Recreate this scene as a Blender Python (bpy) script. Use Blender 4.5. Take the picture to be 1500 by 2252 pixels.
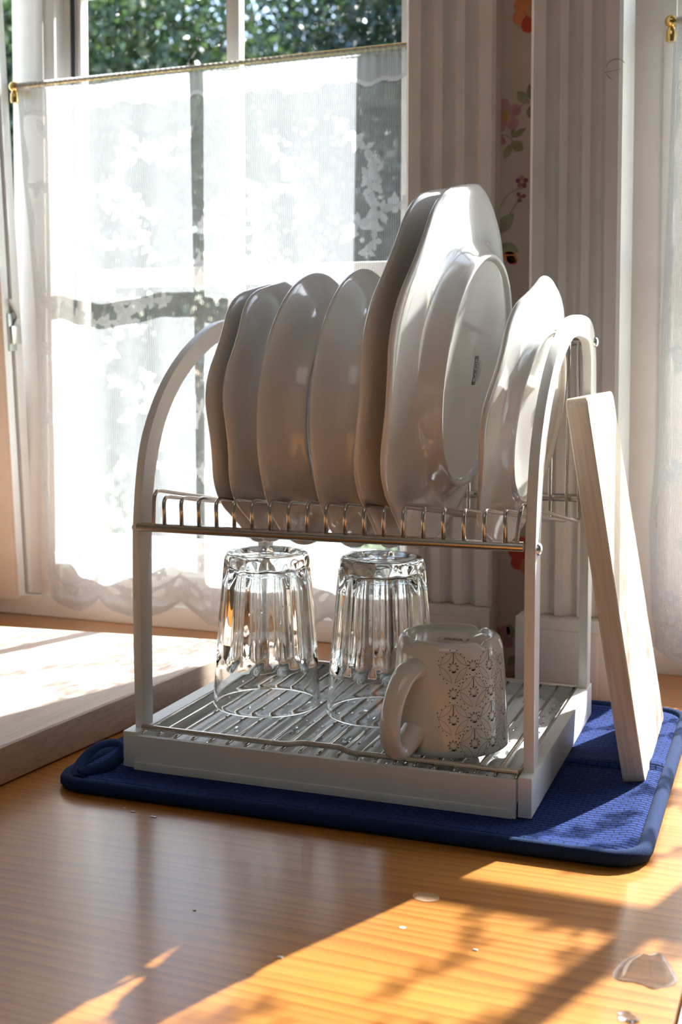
import bpy, bmesh, math, random
import numpy as np
from mathutils import Vector, Matrix
for o in list(bpy.data.objects): bpy.data.objects.remove(o)
SC = bpy.context.scene; COL = SC.collection
PI = math.pi
random.seed(4); RNG = np.random.default_rng(7)

# ------------------------------------------------------------------ camera
cd = bpy.data.cameras.new('camera'); cam = bpy.data.objects.new('camera', cd); COL.objects.link(cam); SC.camera = cam
cd.sensor_fit = 'HORIZONTAL'; cd.sensor_width = 24.0; cd.lens = 2701.5/1500*24.0
cd.shift_y = -179.8127/1500; cd.clip_start = 0.02; cd.clip_end = 200
PITCH, YAW, ROLL = 0.0561234457, 0.38323693, 0.00108151468
fwd = Vector((-math.sin(YAW)*math.cos(PITCH), math.cos(YAW)*math.cos(PITCH), -math.sin(PITCH)))
rt = Vector((math.cos(YAW), math.sin(YAW), 0)); up = rt.cross(fwd)
r2 = rt*math.cos(ROLL)+up*math.sin(ROLL); u2 = -rt*math.sin(ROLL)+up*math.cos(ROLL)
m3 = Matrix((r2, u2, -fwd)).transposed(); cam.matrix_world = Matrix.Translation((0, 0, 0.31)) @ m3.to_4x4()
cd.dof.use_dof = True; cd.dof.focus_distance = 0.88; cd.dof.aperture_fstop = 11.0

# ------------------------------------------------------------------ sky, sun, added fill light, exposure
SUN_AZ, SUN_EL = math.radians(72), math.radians(33.3)
SUN_DIR = Vector((math.cos(SUN_AZ)*math.cos(SUN_EL), math.sin(SUN_AZ)*math.cos(SUN_EL), math.sin(SUN_EL)))
w = bpy.data.worlds.new('sky'); SC.world = w; w.use_nodes = True
wn = w.node_tree.nodes; wl = w.node_tree.links
sky = wn.new('ShaderNodeTexSky'); sky.sky_type = 'NISHITA'; sky.sun_disc = False
sky.sun_elevation = SUN_EL; sky.sun_rotation = PI/2-SUN_AZ; sky.air_density = 1.0; sky.dust_density = 1.0; sky.ozone_density = 1.0
wl.new(sky.outputs[0], wn['Background'].inputs[0]); wn['Background'].inputs[1].default_value = 0.80
sl = bpy.data.lights.new('sun', 'SUN'); sl.energy = 34.0; sl.angle = math.radians(0.6); sl.color = (1.0, 0.985, 0.965)
so = bpy.data.objects.new('sun', sl); COL.objects.link(so); so.rotation_euler = SUN_DIR.to_track_quat('Z', 'Y').to_euler()
al = bpy.data.lights.new('fill_light', 'AREA'); al.shape = 'RECTANGLE'; al.size = 1.6; al.size_y = 1.2; al.energy = 5; al.color = (0.90, 0.96, 1.0)  # fill light added behind the camera to brighten the room side
ao = bpy.data.objects.new('fill_light', al); COL.objects.link(ao); ao.location = (0.2, -1.0, 1.66)
vs = SC.view_settings; vs.view_transform = 'Standard'; vs.look = 'None'; vs.gamma = 1.0; vs.use_curve_mapping = False; vs.exposure = 0.0
cy = SC.cycles
cy.use_denoising = True; cy.max_bounces = 14; cy.transparent_max_bounces = 24; cy.transmission_bounces = 12
cy.diffuse_bounces = 5; cy.glossy_bounces = 6; cy.sample_clamp_indirect = 6.0; cy.blur_glossy = 0.6; cy.caustics_reflective = False

# ------------------------------------------------------------------ helpers
def new_mat(name): 
    m = bpy.data.materials.new(name); m.use_nodes = True
    return m, m.node_tree.nodes, m.node_tree.links, m.node_tree.nodes['Principled BSDF']
def nd(N, typ, **kw):
    n = N.new(typ)
    for k, v in kw.items(): setattr(n, k, v)
    return n
def ramp(N, stops):
    r = N.new('ShaderNodeValToRGB'); e = r.color_ramp.elements
    while len(e) < len(stops): e.new(0.5)
    for el, (p, c) in zip(e, stops): el.position = p; el.color = (*c, 1)
    return r
def coords(N, L, scale=(1, 1, 1), kind='Object', rot=(0, 0, 0)):
    t = N.new('ShaderNodeTexCoord'); mp = N.new('ShaderNodeMapping'); L.new(t.outputs[kind], mp.inputs[0])
    mp.inputs['Scale'].default_value = scale; mp.inputs['Rotation'].default_value = rot
    return mp.outputs[0]
def bump(N, L, h, B, strength=0.2, dist=0.001):
    b = N.new('ShaderNodeBump'); b.inputs['Strength'].default_value = strength; b.inputs['Distance'].default_value = dist
    L.new(h, b.inputs['Height']); L.new(b.outputs[0], B.inputs['Normal']); return b
def plain(name, col, rough=0.5, metal=0.0, spec=0.5, coat=0.0, noise=0.0, nscale=40, bmp=0.0, bscale=200, bdist=0.0005):
    m, N, L, B = new_mat(name)
    B.inputs['Base Color'].default_value = (*col, 1); B.inputs['Roughness'].default_value = rough
    B.inputs['Metallic'].default_value = metal; B.inputs['Specular IOR Level'].default_value = spec
    B.inputs['Coat Weight'].default_value = coat; B.inputs['Coat Roughness'].default_value = 0.08
    v = coords(N, L)
    if noise:
        t = nd(N, 'ShaderNodeTexNoise'); t.inputs['Scale'].default_value = nscale; t.inputs['Detail'].default_value = 5; L.new(v, t.inputs[0])
        r = ramp(N, [(0.3, tuple(c*(1-noise) for c in col)), (0.7, tuple(min(1, c*(1+noise*0.6)) for c in col))]); L.new(t.outputs[0], r.inputs[0]); L.new(r.outputs[0], B.inputs['Base Color'])
    if bmp:
        t = nd(N, 'ShaderNodeTexNoise'); t.inputs['Scale'].default_value = bscale; t.inputs['Detail'].default_value = 3; L.new(v, t.inputs[0]); bump(N, L, t.outputs[0], B, bmp, bdist)
    return m
def link(name, me, mat=None, parent=None, smooth=False):
    if mat is not None: me.materials.append(mat)
    if smooth: me.polygons.foreach_set('use_smooth', [True]*len(me.polygons))
    o = bpy.data.objects.new(name, me); COL.objects.link(o)
    if parent: o.parent = parent
    return o
def mesh(name, V, F, mat=None, parent=None, smooth=False):
    me = bpy.data.meshes.new(name); me.from_pydata([tuple(v) for v in V], [], [tuple(f) for f in F]); me.update()
    return link(name, me, mat, parent, smooth)
def frombm(name, bm, mat=None, parent=None, smooth=False):
    bmesh.ops.recalc_face_normals(bm, faces=bm.faces); me = bpy.data.meshes.new(name); bm.to_mesh(me); bm.free()
    return link(name, me, mat, parent, smooth)
def autosmooth(o, ang=40):
    me = o.data; me.polygons.foreach_set('use_smooth', [True]*len(me.polygons))
    try: me.set_sharp_from_angle(angle=math.radians(ang))
    except Exception: pass
    return o
def addbox(bm, x0, x1, y0, y1, z0, z1):
    v = [bm.verts.new(p) for p in ((x0, y0, z0), (x1, y0, z0), (x1, y1, z0), (x0, y1, z0), (x0, y0, z1), (x1, y0, z1), (x1, y1, z1), (x0, y1, z1))]
    for f in ((0, 3, 2, 1), (4, 5, 6, 7), (0, 1, 5, 4), (1, 2, 6, 5), (2, 3, 7, 6), (3, 0, 4, 7)): bm.faces.new([v[i] for i in f])
def box(name, b, mat, parent=None, bev=0.0, seg=2):
    bm = bmesh.new(); addbox(bm, *b)
    if bev: bmesh.ops.bevel(bm, geom=bm.edges[:], offset=bev, segments=seg, affect='EDGES', profile=0.6)
    o = frombm(name, bm, mat, parent)
    return autosmooth(o, 35) if bev else o
def prism(name, poly, axis, d0, d1, mat, parent=None, bev=0.0, seg=2):
    """poly in the two remaining axes, extruded along axis from d0 to d1"""
    bm = bmesh.new()
    def P(p, d): return (d, p[0], p[1]) if axis == 'x' else ((p[0], d, p[1]) if axis == 'y' else (p[0], p[1], d))
    a = [bm.verts.new(P(p, d0)) for p in poly]; b = [bm.verts.new(P(p, d1)) for p in poly]; n = len(poly)
    bm.faces.new(a); bm.faces.new(b[::-1])
    for i in range(n): bm.faces.new((a[i], a[(i+1) % n], b[(i+1) % n], b[i]))
    bmesh.ops.recalc_face_normals(bm, faces=bm.faces)
    if bev:
        es = [e for e in bm.edges if len(e.link_faces) == 2 and e.calc_face_angle(0) > 0.7]
        bmesh.ops.bevel(bm, geom=es, offset=bev, segments=seg, affect='EDGES', profile=0.6)
    return autosmooth(frombm(name, bm, mat, parent), 35)
def tube_data(pts, r, n=10, flat=1.0, closed=False, caps=True):
    pts = [Vector(p) for p in pts]; m = len(pts); V = []; F = []
    rs = r if isinstance(r, (list, tuple)) else [r]*m
    T = []
    for i in range(m):
        if closed: t = pts[(i+1) % m]-pts[i-1]
        else: t = pts[min(i+1, m-1)]-pts[max(i-1, 0)]
        T.append(t.normalized())
    ref = Vector((0, 0, 1)) if abs(T[0].z) < 0.9 else Vector((0, 1, 0))
    nrm = (ref-T[0]*ref.dot(T[0])).normalized()
    for i in range(m):
        nrm = (nrm-T[i]*nrm.dot(T[i])).normalized(); b = T[i].cross(nrm)
        for k in range(n):
            a = 2*PI*k/n; V.append(pts[i]+nrm*math.cos(a)*rs[i]*flat+b*math.sin(a)*rs[i])
    for i in range(m if closed else m-1):
        j = (i+1) % m
        for k in range(n): F.append((i*n+k, i*n+(k+1) % n, j*n+(k+1) % n, j*n+k))
    if caps and not closed: F.append(tuple(range(n-1, -1, -1))); F.append(tuple((m-1)*n+k for k in range(n)))
    return V, F
def tube(name, pts, r, mat, parent=None, n=10, flat=1.0, closed=False):
    V, F = tube_data(pts, r, n, flat, closed); return autosmooth(mesh(name, V, F, mat, parent), 60)
def fillet(pts, rad, seg=5):
    pts = [Vector(p) for p in pts]; out = [pts[0]]
    for i in range(1, len(pts)-1):
        a, b, c = pts[i-1], pts[i], pts[i+1]; d1 = (a-b); d2 = (c-b); r = min(rad, d1.length*.49, d2.length*.49)
        p, q = b+d1.normalized()*r, b+d2.normalized()*r
        for k in range(seg+1):
            t = k/seg; out.append(p*(1-t)**2+b*2*t*(1-t)+q*t*t)
    out.append(pts[-1]); return out
def smooth_curve(pts, n=8):
    pts = [Vector(p) for p in pts]; out = []
    for i in range(len(pts)-1):
        p0, p1, p2, p3 = pts[max(i-1, 0)], pts[i], pts[i+1], pts[min(i+2, len(pts)-1)]
        for k in range(n):
            t = k/n; out.append(0.5*((2*p1)+(p2-p0)*t+(2*p0-5*p1+4*p2-p3)*t*t+(3*p1-p0-3*p2+p3)*t**3))
    out.append(pts[-1]); return out
def lathe(name, prof, n, mat, parent=None, rf=None, zf=None):
    """closed profile list of (r,z); rf(r,z,ang)->r"""
    V = []; F = []; m = len(prof)
    for (r, z) in prof:
        for k in range(n):
            a = 2*PI*k/n; rr = rf(r, z, a) if rf else r; zz = zf(r, z, a) if zf else z
            V.append((rr*math.cos(a), rr*math.sin(a), zz))
    for i in range(m-1):
        for k in range(n):
            F.append((i*n+k, i*n+(k+1) % n, (i+1)*n+(k+1) % n, (i+1)*n+k))
    me = bpy.data.meshes.new(name); me.from_pydata(V, [], F)
    bm = bmesh.new(); bm.from_mesh(me); bmesh.ops.remove_doubles(bm, verts=bm.verts, dist=1e-6); bmesh.ops.recalc_face_normals(bm, faces=bm.faces); bm.to_mesh(me); bm.free()
    return autosmooth(link(name, me, mat, parent), 50)
def empty(name, loc=(0, 0, 0), rot=(0, 0, 0)):
    o = bpy.data.objects.new(name, None); COL.objects.link(o); o.location = loc; o.rotation_euler = rot; o.empty_display_size = .02; return o
def tag(o, label, cat, group=None):
    o['label'] = label; o['category'] = cat
    if group: o['group'] = group
    return o
def struct(o): o['kind'] = 'structure'; return o
def stuff(o): o['kind'] = 'stuff'; return o
def text_mesh(name, s, size, mat, parent, loc, rot, extrude=0.00004):
    c = bpy.data.curves.new(name, 'FONT'); c.body = s; c.size = size; c.align_x = 'CENTER'; c.align_y = 'CENTER'; c.extrude = extrude
    t = bpy.data.objects.new(name+'_tmp', c); COL.objects.link(t)
    dg = bpy.context.evaluated_depsgraph_get(); me = bpy.data.meshes.new_from_object(t.evaluated_get(dg)); bpy.data.objects.remove(t)
    o = link(name, me, mat, parent); o.location = loc; o.rotation_euler = rot; return o

# ------------------------------------------------------------------ materials
def wood(name, light, mid, dark, axis, across, period, wob, rough, coat, bmp=0.08, rnd=True, band=0.6):
    """grain runs along one axis; year rings of uneven width are stacked along the axis called across"""
    m, N, L, B = new_mat(name); t = N.new('ShaderNodeTexCoord'); add = nd(N, 'ShaderNodeVectorMath', operation='ADD'); L.new(t.outputs['Object'], add.inputs[0])
    if rnd:
        oi = N.new('ShaderNodeObjectInfo'); cx = N.new('ShaderNodeCombineXYZ'); mu = nd(N, 'ShaderNodeMath', operation='MULTIPLY'); mu.inputs[1].default_value = 7.3
        L.new(oi.outputs['Random'], mu.inputs[0]); L.new(mu.outputs[0], cx.inputs[0]); L.new(mu.outputs[0], cx.inputs[2]); L.new(cx.outputs[0], add.inputs[1])
    def mapped(sa, sb, sc):
        mp = N.new('ShaderNodeMapping'); L.new(add.outputs[0], mp.inputs[0]); v = {'x': sc, 'y': sc, 'z': sc}; v[axis] = sa; v[across] = sb
        mp.inputs['Scale'].default_value = (v['x'], v['y'], v['z']); return mp.outputs[0]
    def noise(vec, sc, det=3):
        n = N.new('ShaderNodeTexNoise'); n.inputs['Scale'].default_value = sc; n.inputs['Detail'].default_value = det; L.new(vec, n.inputs[0]); return n.outputs[0]
    def ma(op, a, b, c=None):
        x = nd(N, 'ShaderNodeMath', operation=op)
        for k, q in enumerate((a, b, c)):
            if q is None: continue
            if hasattr(q, 'links'): L.new(q, x.inputs[k])
            else: x.inputs[k].default_value = q
        return x.outputs[0]
    sp = N.new('ShaderNodeSeparateXYZ'); L.new(add.outputs[0], sp.inputs[0]); comp = sp.outputs['xyz'.index(across)]
    warp = noise(mapped(1.1, 9.0, 3.0), 1.0, 2); warp2 = noise(mapped(3.0, 60.0, 20.0), 1.0, 2)
    b = ma('MULTIPLY', comp, 1.0/period); b = ma('MULTIPLY_ADD', warp, wob, b); b = ma('MULTIPLY_ADD', warp2, 1.2, b); fr = ma('FRACT', b, 0.0)
    r = ramp(N, [(0.0, light), (0.45, mid), (0.80, dark), (0.92, dark), (1.0, light)]); L.new(fr, r.inputs[0])
    tone = noise(mapped(0.8, 14.0, 6.0), 1.0, 3); r1 = ramp(N, [(0.30, tuple(c*0.80 for c in mid)), (0.52, mid), (0.72, light)]); L.new(tone, r1.inputs[0])
    vis = noise(mapped(1.5, 18.0, 6.0), 1.0, 2); vr = ramp(N, [(0.30, (band*0.35,)*3), (0.7, (band,)*3)]); L.new(vis, vr.inputs[0])
    mx = nd(N, 'ShaderNodeMix', data_type='RGBA'); L.new(vr.outputs[0], mx.inputs[0]); L.new(r1.outputs[0], mx.inputs[6]); L.new(r.outputs[0], mx.inputs[7])
    fib = noise(mapped(18.0, 900.0, 400.0), 1.0, 3); r3 = ramp(N, [(0.35, (0.78,)*3), (0.60, (1, 1, 1))]); L.new(fib, r3.inputs[0])
    m2 = nd(N, 'ShaderNodeMix', data_type='RGBA', blend_type='MULTIPLY'); m2.inputs[0].default_value = 0.8; L.new(mx.outputs[2], m2.inputs[6]); L.new(r3.outputs[0], m2.inputs[7])
    L.new(m2.outputs[2], B.inputs['Base Color']); B.inputs['Roughness'].default_value = rough; B.inputs['Coat Weight'].default_value = coat; B.inputs['Coat Roughness'].default_value = 0.15
    bump(N, L, fib, B, bmp, 0.0005)
    return m
M_PINE = wood('varnished_pine', (0.56, 0.240, 0.046), (0.45, 0.170, 0.029), (0.21, 0.060, 0.009), 'x', 'y', 0.0085, 11.0, 0.30, 0.45, band=0.48)
M_BEECH = wood('pale_beech', (0.70, 0.56, 0.45), (0.64, 0.49, 0.39), (0.54, 0.40, 0.31), 'y', 'x', 0.020, 3.0, 0.55, 0.0, rnd=False, band=0.35)
M_BEECH2 = wood('light_beech', (0.80, 0.67, 0.52), (0.74, 0.60, 0.45), (0.64, 0.48, 0.34), 'y', 'x', 0.016, 3.0, 0.6, 0.0, rnd=False, band=0.35)
M_PAINT = plain('white_window_paint', (0.87, 0.865, 0.85), 0.38, noise=0.04, nscale=30, bmp=0.08, bscale=90)
M_CASING = plain('casing_paint', (0.74, 0.69, 0.66), 0.45, noise=0.05, nscale=25, bmp=0.12, bscale=160)
M_PAPER = plain('wallpaper', (0.58, 0.49, 0.415), 0.75, noise=0.05, nscale=20, bmp=0.06, bscale=300)
M_ROOM = plain('room_plaster', (0.52, 0.51, 0.50), 0.85, noise=0.03)
M_FLOOR = plain('room_floor', (0.24, 0.21, 0.19), 0.5, noise=0.2, nscale=6)
M_RACK = plain('white_rack_plastic', (0.78, 0.775, 0.75), 0.32, noise=0.02, bmp=0.05, bscale=900, bdist=0.0003)
M_STEEL = plain('nickel_wire', (0.62, 0.56, 0.50), 0.22, metal=1.0, noise=0.06, nscale=300)
M_ZINC = plain('zinc_screw', (0.78, 0.80, 0.82), 0.25, metal=1.0, bmp=0.2, bscale=900)
M_BRASS = plain('polished_brass', (0.90, 0.62, 0.22), 0.14, metal=1.0, noise=0.05, nscale=200)
M_HARD = plain('dull_zinc', (0.55, 0.56, 0.56), 0.4, metal=0.9, noise=0.1, nscale=100)
M_GASKET = plain('dark_gasket', (0.045, 0.05, 0.07), 0.6, noise=0.1)
M_PORC = plain('white_porcelain', (0.77, 0.755, 0.73), 0.10, coat=0.5, spec=0.55, noise=0.015, nscale=12)
M_MUG = plain('mug_porcelain', (0.72, 0.70, 0.65), 0.10, coat=0.5, spec=0.55, noise=0.02, nscale=15)
M_INK = plain('dark_ink', (0.012, 0.014, 0.013), 0.35)
M_INK2 = plain('grey_ink', (0.10, 0.11, 0.10), 0.35)
M_RING = plain('ring_ink', (0.36, 0.40, 0.37), 0.35)
M_SOAP = plain('drop_stain', (0.62, 0.50, 0.40), 0.5)
M_KNOT = plain('pale_stain', (0.46, 0.27, 0.14), 0.5, noise=0.25, nscale=160)
M_GREY = plain('steel_worktop', (0.42, 0.42, 0.42), 0.35, metal=0.8, noise=0.05)

def glass_mat(name, rough=0.0, ior=1.5, tint=(1, 1, 1)):
    m, N, L, B = new_mat(name); g = N.new('ShaderNodeBsdfGlass'); g.inputs['IOR'].default_value = ior; g.inputs['Roughness'].default_value = rough; g.inputs['Color'].default_value = (*tint, 1)
    tx = N.new('ShaderNodeTexNoise'); tx.inputs['Scale'].default_value = 60; L.new(coords(N, L), tx.inputs[0])
    b = N.new('ShaderNodeBump'); b.inputs['Strength'].default_value = 0.05; b.inputs['Distance'].default_value = 0.0005; L.new(tx.outputs[0], b.inputs['Height']); L.new(b.outputs[0], g.inputs['Normal'])
    L.new(g.outputs[0], N['Material Output'].inputs[0]); return m
M_GLASS = glass_mat('clear_glass', 0.0, 1.5, (0.985, 0.995, 0.99)); M_WATER = glass_mat('water', 0.0, 1.33)
def pane_mat():
    m, N, L, B = new_mat('window_glass'); t = N.new('ShaderNodeBsdfTransparent'); t.inputs[0].default_value = (0.95, 0.97, 0.96, 1)
    g = N.new('ShaderNodeBsdfGlossy'); g.inputs['Roughness'].default_value = 0.02; f = N.new('ShaderNodeFresnel'); f.inputs[0].default_value = 1.45
    dn = N.new('ShaderNodeTexNoise'); dn.inputs['Scale'].default_value = 130; dn.inputs['Detail'].default_value = 4; L.new(coords(N, L), dn.inputs[0])
    r = ramp(N, [(0.60, (0, 0, 0)), (0.95, (0.25, 0.25, 0.25))]); L.new(dn.outputs[0], r.inputs[0])
    d = N.new('ShaderNodeBsdfDiffuse'); tr = N.new('ShaderNodeBsdfTranslucent'); a2 = N.new('ShaderNodeMixShader'); L.new(d.outputs[0], a2.inputs[1]); L.new(tr.outputs[0], a2.inputs[2])
    s = N.new('ShaderNodeMixShader'); L.new(f.outputs[0], s.inputs[0]); L.new(t.outputs[0], s.inputs[1]); L.new(g.outputs[0], s.inputs[2])
    s2 = N.new('ShaderNodeMixShader'); L.new(r.outputs[0], s2.inputs[0]); L.new(s.outputs[0], s2.inputs[1]); L.new(a2.outputs[0], s2.inputs[2])
    L.new(s2.outputs[0], N['Material Output'].inputs[0]); return m
M_PANE = pane_mat()
def curtain_mat():
    m, N, L, B = new_mat('lace_net'); at = nd(N, 'ShaderNodeAttribute', attribute_name='weave')
    uv = nd(N, 'ShaderNodeAttribute', attribute_name='clothuv')
    sx = N.new('ShaderNodeSeparateXYZ'); L.new(uv.outputs['Vector'], sx.inputs[0])
    def sine(sock, per, phase=0):
        a = nd(N, 'ShaderNodeMath', operation='MULTIPLY'); a.inputs[1].default_value = 2*PI/per; L.new(sock, a.inputs[0])
        b = nd(N, 'ShaderNodeMath', operation='SINE'); L.new(a.outputs[0], b.inputs[0]); return b.outputs[0]
    sv = sine(sx.outputs[0], 0.0024); sh = sine(sx.outputs[1], 0.0019)
    k = nd(N, 'ShaderNodeMath', operation='MULTIPLY_ADD'); L.new(sv, k.inputs[0]); k.inputs[1].default_value = 0.10; L.new(at.outputs['Fac'], k.inputs[2])
    k2 = nd(N, 'ShaderNodeMath', operation='MULTIPLY_ADD', use_clamp=True); L.new(sh, k2.inputs[0]); k2.inputs[1].default_value = 0.04; L.new(k.outputs[0], k2.inputs[2])
    d = N.new('ShaderNodeBsdfDiffuse'); d.inputs[0].default_value = (0.82, 0.80, 0.77, 1)
    t = N.new('ShaderNodeBsdfTranslucent'); t.inputs[0].default_value = (0.46, 0.485, 0.51, 1)
    a = N.new('ShaderNodeMixShader'); a.inputs[0].default_value = 0.55; L.new(d.outputs[0], a.inputs[1]); L.new(t.outputs[0], a.inputs[2])
    tr = N.new('ShaderNodeBsdfTransparent'); s = N.new('ShaderNodeMixShader'); L.new(k2.outputs[0], s.inputs[0]); L.new(tr.outputs[0], s.inputs[1]); L.new(a.outputs[0], s.inputs[2])
    L.new(s.outputs[0], N['Material Output'].inputs[0]); return m
M_LACE = curtain_mat()
def mat_fabric(name, col, waffle=True):
    m, N, L, B = new_mat(name); v = coords(N, L); B.inputs['Roughness'].default_value = 0.9; B.inputs['Sheen Weight'].default_value = 0.03; B.inputs['Specular IOR Level'].default_value = 0.06
    n = N.new('ShaderNodeTexNoise'); n.inputs['Scale'].default_value = 1400; n.inputs['Detail'].default_value = 2; L.new(v, n.inputs[0])
    if waffle:
        br = N.new('ShaderNodeTexBrick'); br.inputs['Scale'].default_value = 1.0; br.inputs['Brick Width'].default_value = 0.0085; br.inputs['Row Height'].default_value = 0.0042
        br.inputs['Mortar Size'].default_value = 0.0009; br.inputs['Mortar Smooth'].default_value = 1.0; L.new(v, br.inputs[0])
        br.inputs['Color1'].default_value = (*[c*1.12 for c in col], 1); br.inputs['Color2'].default_value = (*[c*0.9 for c in col], 1); br.inputs['Mortar'].default_value = (*[c*0.45 for c in col], 1)
        L.new(br.outputs['Color'], B.inputs['Base Color'])
        inv = nd(N, 'ShaderNodeMath', operation='SUBTRACT'); inv.inputs[0].default_value = 1.0; L.new(br.outputs['Fac'], inv.inputs[1])
        ad = nd(N, 'ShaderNodeMath', operation='MULTIPLY_ADD'); L.new(n.outputs[0], ad.inputs[0]); ad.inputs[1].default_value = 0.5; L.new(inv.outputs[0], ad.inputs[2])
        bump(N, L, ad.outputs[0], B, 0.9, 0.0012)
    else:
        r = ramp(N, [(0.3, tuple(c*0.7 for c in col)), (0.7, tuple(c*1.25 for c in col))]); L.new(n.outputs[0], r.inputs[0]); L.new(r.outputs[0], B.inputs['Base Color']); bump(N, L, n.outputs[0], B, 0.5, 0.0008)
    return m
M_MAT = mat_fabric('blue_waffle_cloth', (0.014, 0.035, 0.155)); M_BIND = mat_fabric('navy_binding', (0.012, 0.028, 0.085), False)
def leaf_mat(name, c1, c2):
    m, N, L, B = new_mat(name); at = nd(N, 'ShaderNodeAttribute', attribute_name='tone'); r = ramp(N, [(0.0, c1), (1.0, c2)]); L.new(at.outputs['Fac'], r.inputs[0])
    L.new(r.outputs[0], B.inputs['Base Color']); B.inputs['Roughness'].default_value = 0.22; B.inputs['Specular IOR Level'].default_value = 0.8
    t = N.new('ShaderNodeBsdfTranslucent'); mu = nd(N, 'ShaderNodeMix', data_type='RGBA', blend_type='MULTIPLY'); mu.inputs[0].default_value = 1; L.new(r.outputs[0], mu.inputs[6]); mu.inputs[7].default_value = (1.0, 1.25, 0.6, 1); L.new(mu.outputs[2], t.inputs[0])
    s = N.new('ShaderNodeMixShader'); s.inputs[0].default_value = 0.35; L.new(B.outputs[0], s.inputs[1]); L.new(t.outputs[0], s.inputs[2]); L.new(s.outputs[0], N['Material Output'].inputs[0]); return m
M_LEAF = leaf_mat('birch_leaf', (0.040, 0.066, 0.038), (0.13, 0.175, 0.095)); M_LEAF2 = leaf_mat('dark_leaf', (0.016, 0.032, 0.024), (0.065, 0.090, 0.058))
M_BARK = plain('bark', (0.18, 0.15, 0.12), 0.9, noise=0.4, nscale=8)
M_LAWN = plain('lawn', (0.10, 0.17, 0.05), 0.95, noise=0.4, nscale=3)

# ------------------------------------------------------------------ room shell
struct(box('floor', (-2.7, 2.3, -2.5, 1.2, -0.80, -0.75), M_FLOOR))
struct(box('ceiling', (-2.7, 2.3, -2.5, 1.45, 1.80, 1.85), M_ROOM))
struct(box('wall_left', (-2.75, -2.7, -2.5, 1.45, -0.80, 1.85), M_ROOM))
struct(box('wall_right', (2.3, 2.35, -2.5, 1.45, -0.80, 1.85), M_ROOM))
struct(box('wall_front', (-2.7, 2.3, -2.55, -2.5, -0.80, 1.85), M_ROOM))
bm = bmesh.new()                                                     # the window wall: openings left and right of the pier
addbox(bm, -2.7, -1.50, 1.19, 1.42, -0.75, 1.80); addbox(bm, -0.4008, -0.205, 1.19, 1.42, -0.02, 1.20)
addbox(bm, 0.97, 2.3, 1.19, 1.42, -0.75, 1.80); addbox(bm, -1.50, 0.97, 1.19, 1.42, 1.20, 1.80); addbox(bm, -1.50, 0.97, 1.19, 1.42, -0.75, -0.045)
wall_back = struct(frombm('wall_back', bm, M_PAPER))
struct(box('ground', (-40, 40, 1.6, 60, -1.6, -1.5), M_LAWN))

fill = empty('fill_housing', (0.2, -1.0, 1.70))
box('fill_panel', (-0.85, 0.85, -0.65, 0.65, 0.0, 0.10), M_PAINT, fill, 0.01)  # unseen housing, put in to go with the added fill light
tag(fill, 'unseen white panel added to hold the lamp fixed to the ceiling behind the viewer', 'fill')

# wallpaper print, flat on the wall
WY = 1.1896
def tint(name, c): return plain(name, c, 0.8, noise=0.22, nscale=90)
PINK = tint('print_pink', (0.52, 0.27, 0.28)); PINK2 = tint('print_rose', (0.44, 0.20, 0.22)); OLIVE = tint('print_olive', (0.26, 0.27, 0.14)); SAGE = tint('print_sage', (0.33, 0.33, 0.21))
RED = tint('print_red', (0.55, 0.07, 0.04)); ORANGE = tint('print_orange', (0.66, 0.24, 0.09)); OCHRE = tint('print_ochre', (0.52, 0.33, 0.15)); MAROON = tint('print_maroon', (0.26, 0.10, 0.11))
def flat_poly(name, pts, mat, lift): return mesh(name, [(x, WY-lift, z) for x, z in pts], [tuple(range(len(pts)))], mat, wall_back)
def petal_pts(cx, cz, ang, ln, wd, tip=1.0):
    out = []
    for k in range(16):
        a = 2*PI*k/16; u = (1-math.cos(a))/2*ln; v = math.sin(a)*wd*(0.45+0.55*math.sin(min(1, u/ln)*PI*0.5)**1) if tip > 0.5 else math.sin(a)*wd*math.sin(PI*min(max(u/ln, 0.02), .98))**0.5
        out.append((cx+u*math.cos(ang)-v*math.sin(ang), cz+u*math.sin(ang)+v*math.cos(ang)))
    return out
def flower(cx, cz, r, mats, n=5, a0=0.3, core=None):
    for k in range(n): flat_poly('petal_print', petal_pts(cx, cz, a0+2*PI*k/n, r, r*0.42), mats[k % len(mats)], 0.0002+0.00003*k)
    if core: flat_poly('flower_centre_print', [(cx+r*.32*math.cos(t*PI/6), cz+r*.32*math.sin(t*PI/6)) for t in range(12)], core, 0.0005)
def leaf(cx, cz, ang, ln, wd, mat):
    flat_poly('leaf_print', petal_pts(cx, cz, ang, ln, wd, 0), mat, 0.0002)
    flat_poly('leaf_vein_print', [(cx, cz), (cx+ln*.9*math.cos(ang)-.0002*math.sin(ang), cz+ln*.9*math.sin(ang)+.0002), (cx+ln*.9*math.cos(ang), cz+ln*.9*math.sin(ang)-.0002)], OLIVE, 0.00035)
def stem(pts):
    p = smooth_curve([(x, WY-0.0003, z) for x, z in pts], 6); V = []; F = []
    for i, q in enumerate(p):
        t = (p[min(i+1, len(p)-1)]-p[max(i-1, 0)]).normalized(); nn = Vector((-t.z, 0, t.x))*0.0006; V += [q+nn, q-nn]
    for i in range(len(p)-1): F.append((2*i, 2*i+1, 2*i+3, 2*i+2))
    mesh('stem_print', V, F, SAGE, wall_back)
flower(-0.2800, 0.6480, 0.021, [ORANGE, RED, ORANGE, RED, RED, ORANGE], 7, 3.5, OCHRE)
flower(-0.3065, 0.5500, 0.0170, [PINK, PINK, PINK2], 5, 0.45, OCHRE)
for k in range(3): flat_poly('bud_print', petal_pts(-0.3135, 0.5330, -1.0-0.45*k, 0.013, 0.0035), [PINK2, PINK, PINK2][k], 0.0002+0.00004*k)
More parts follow.
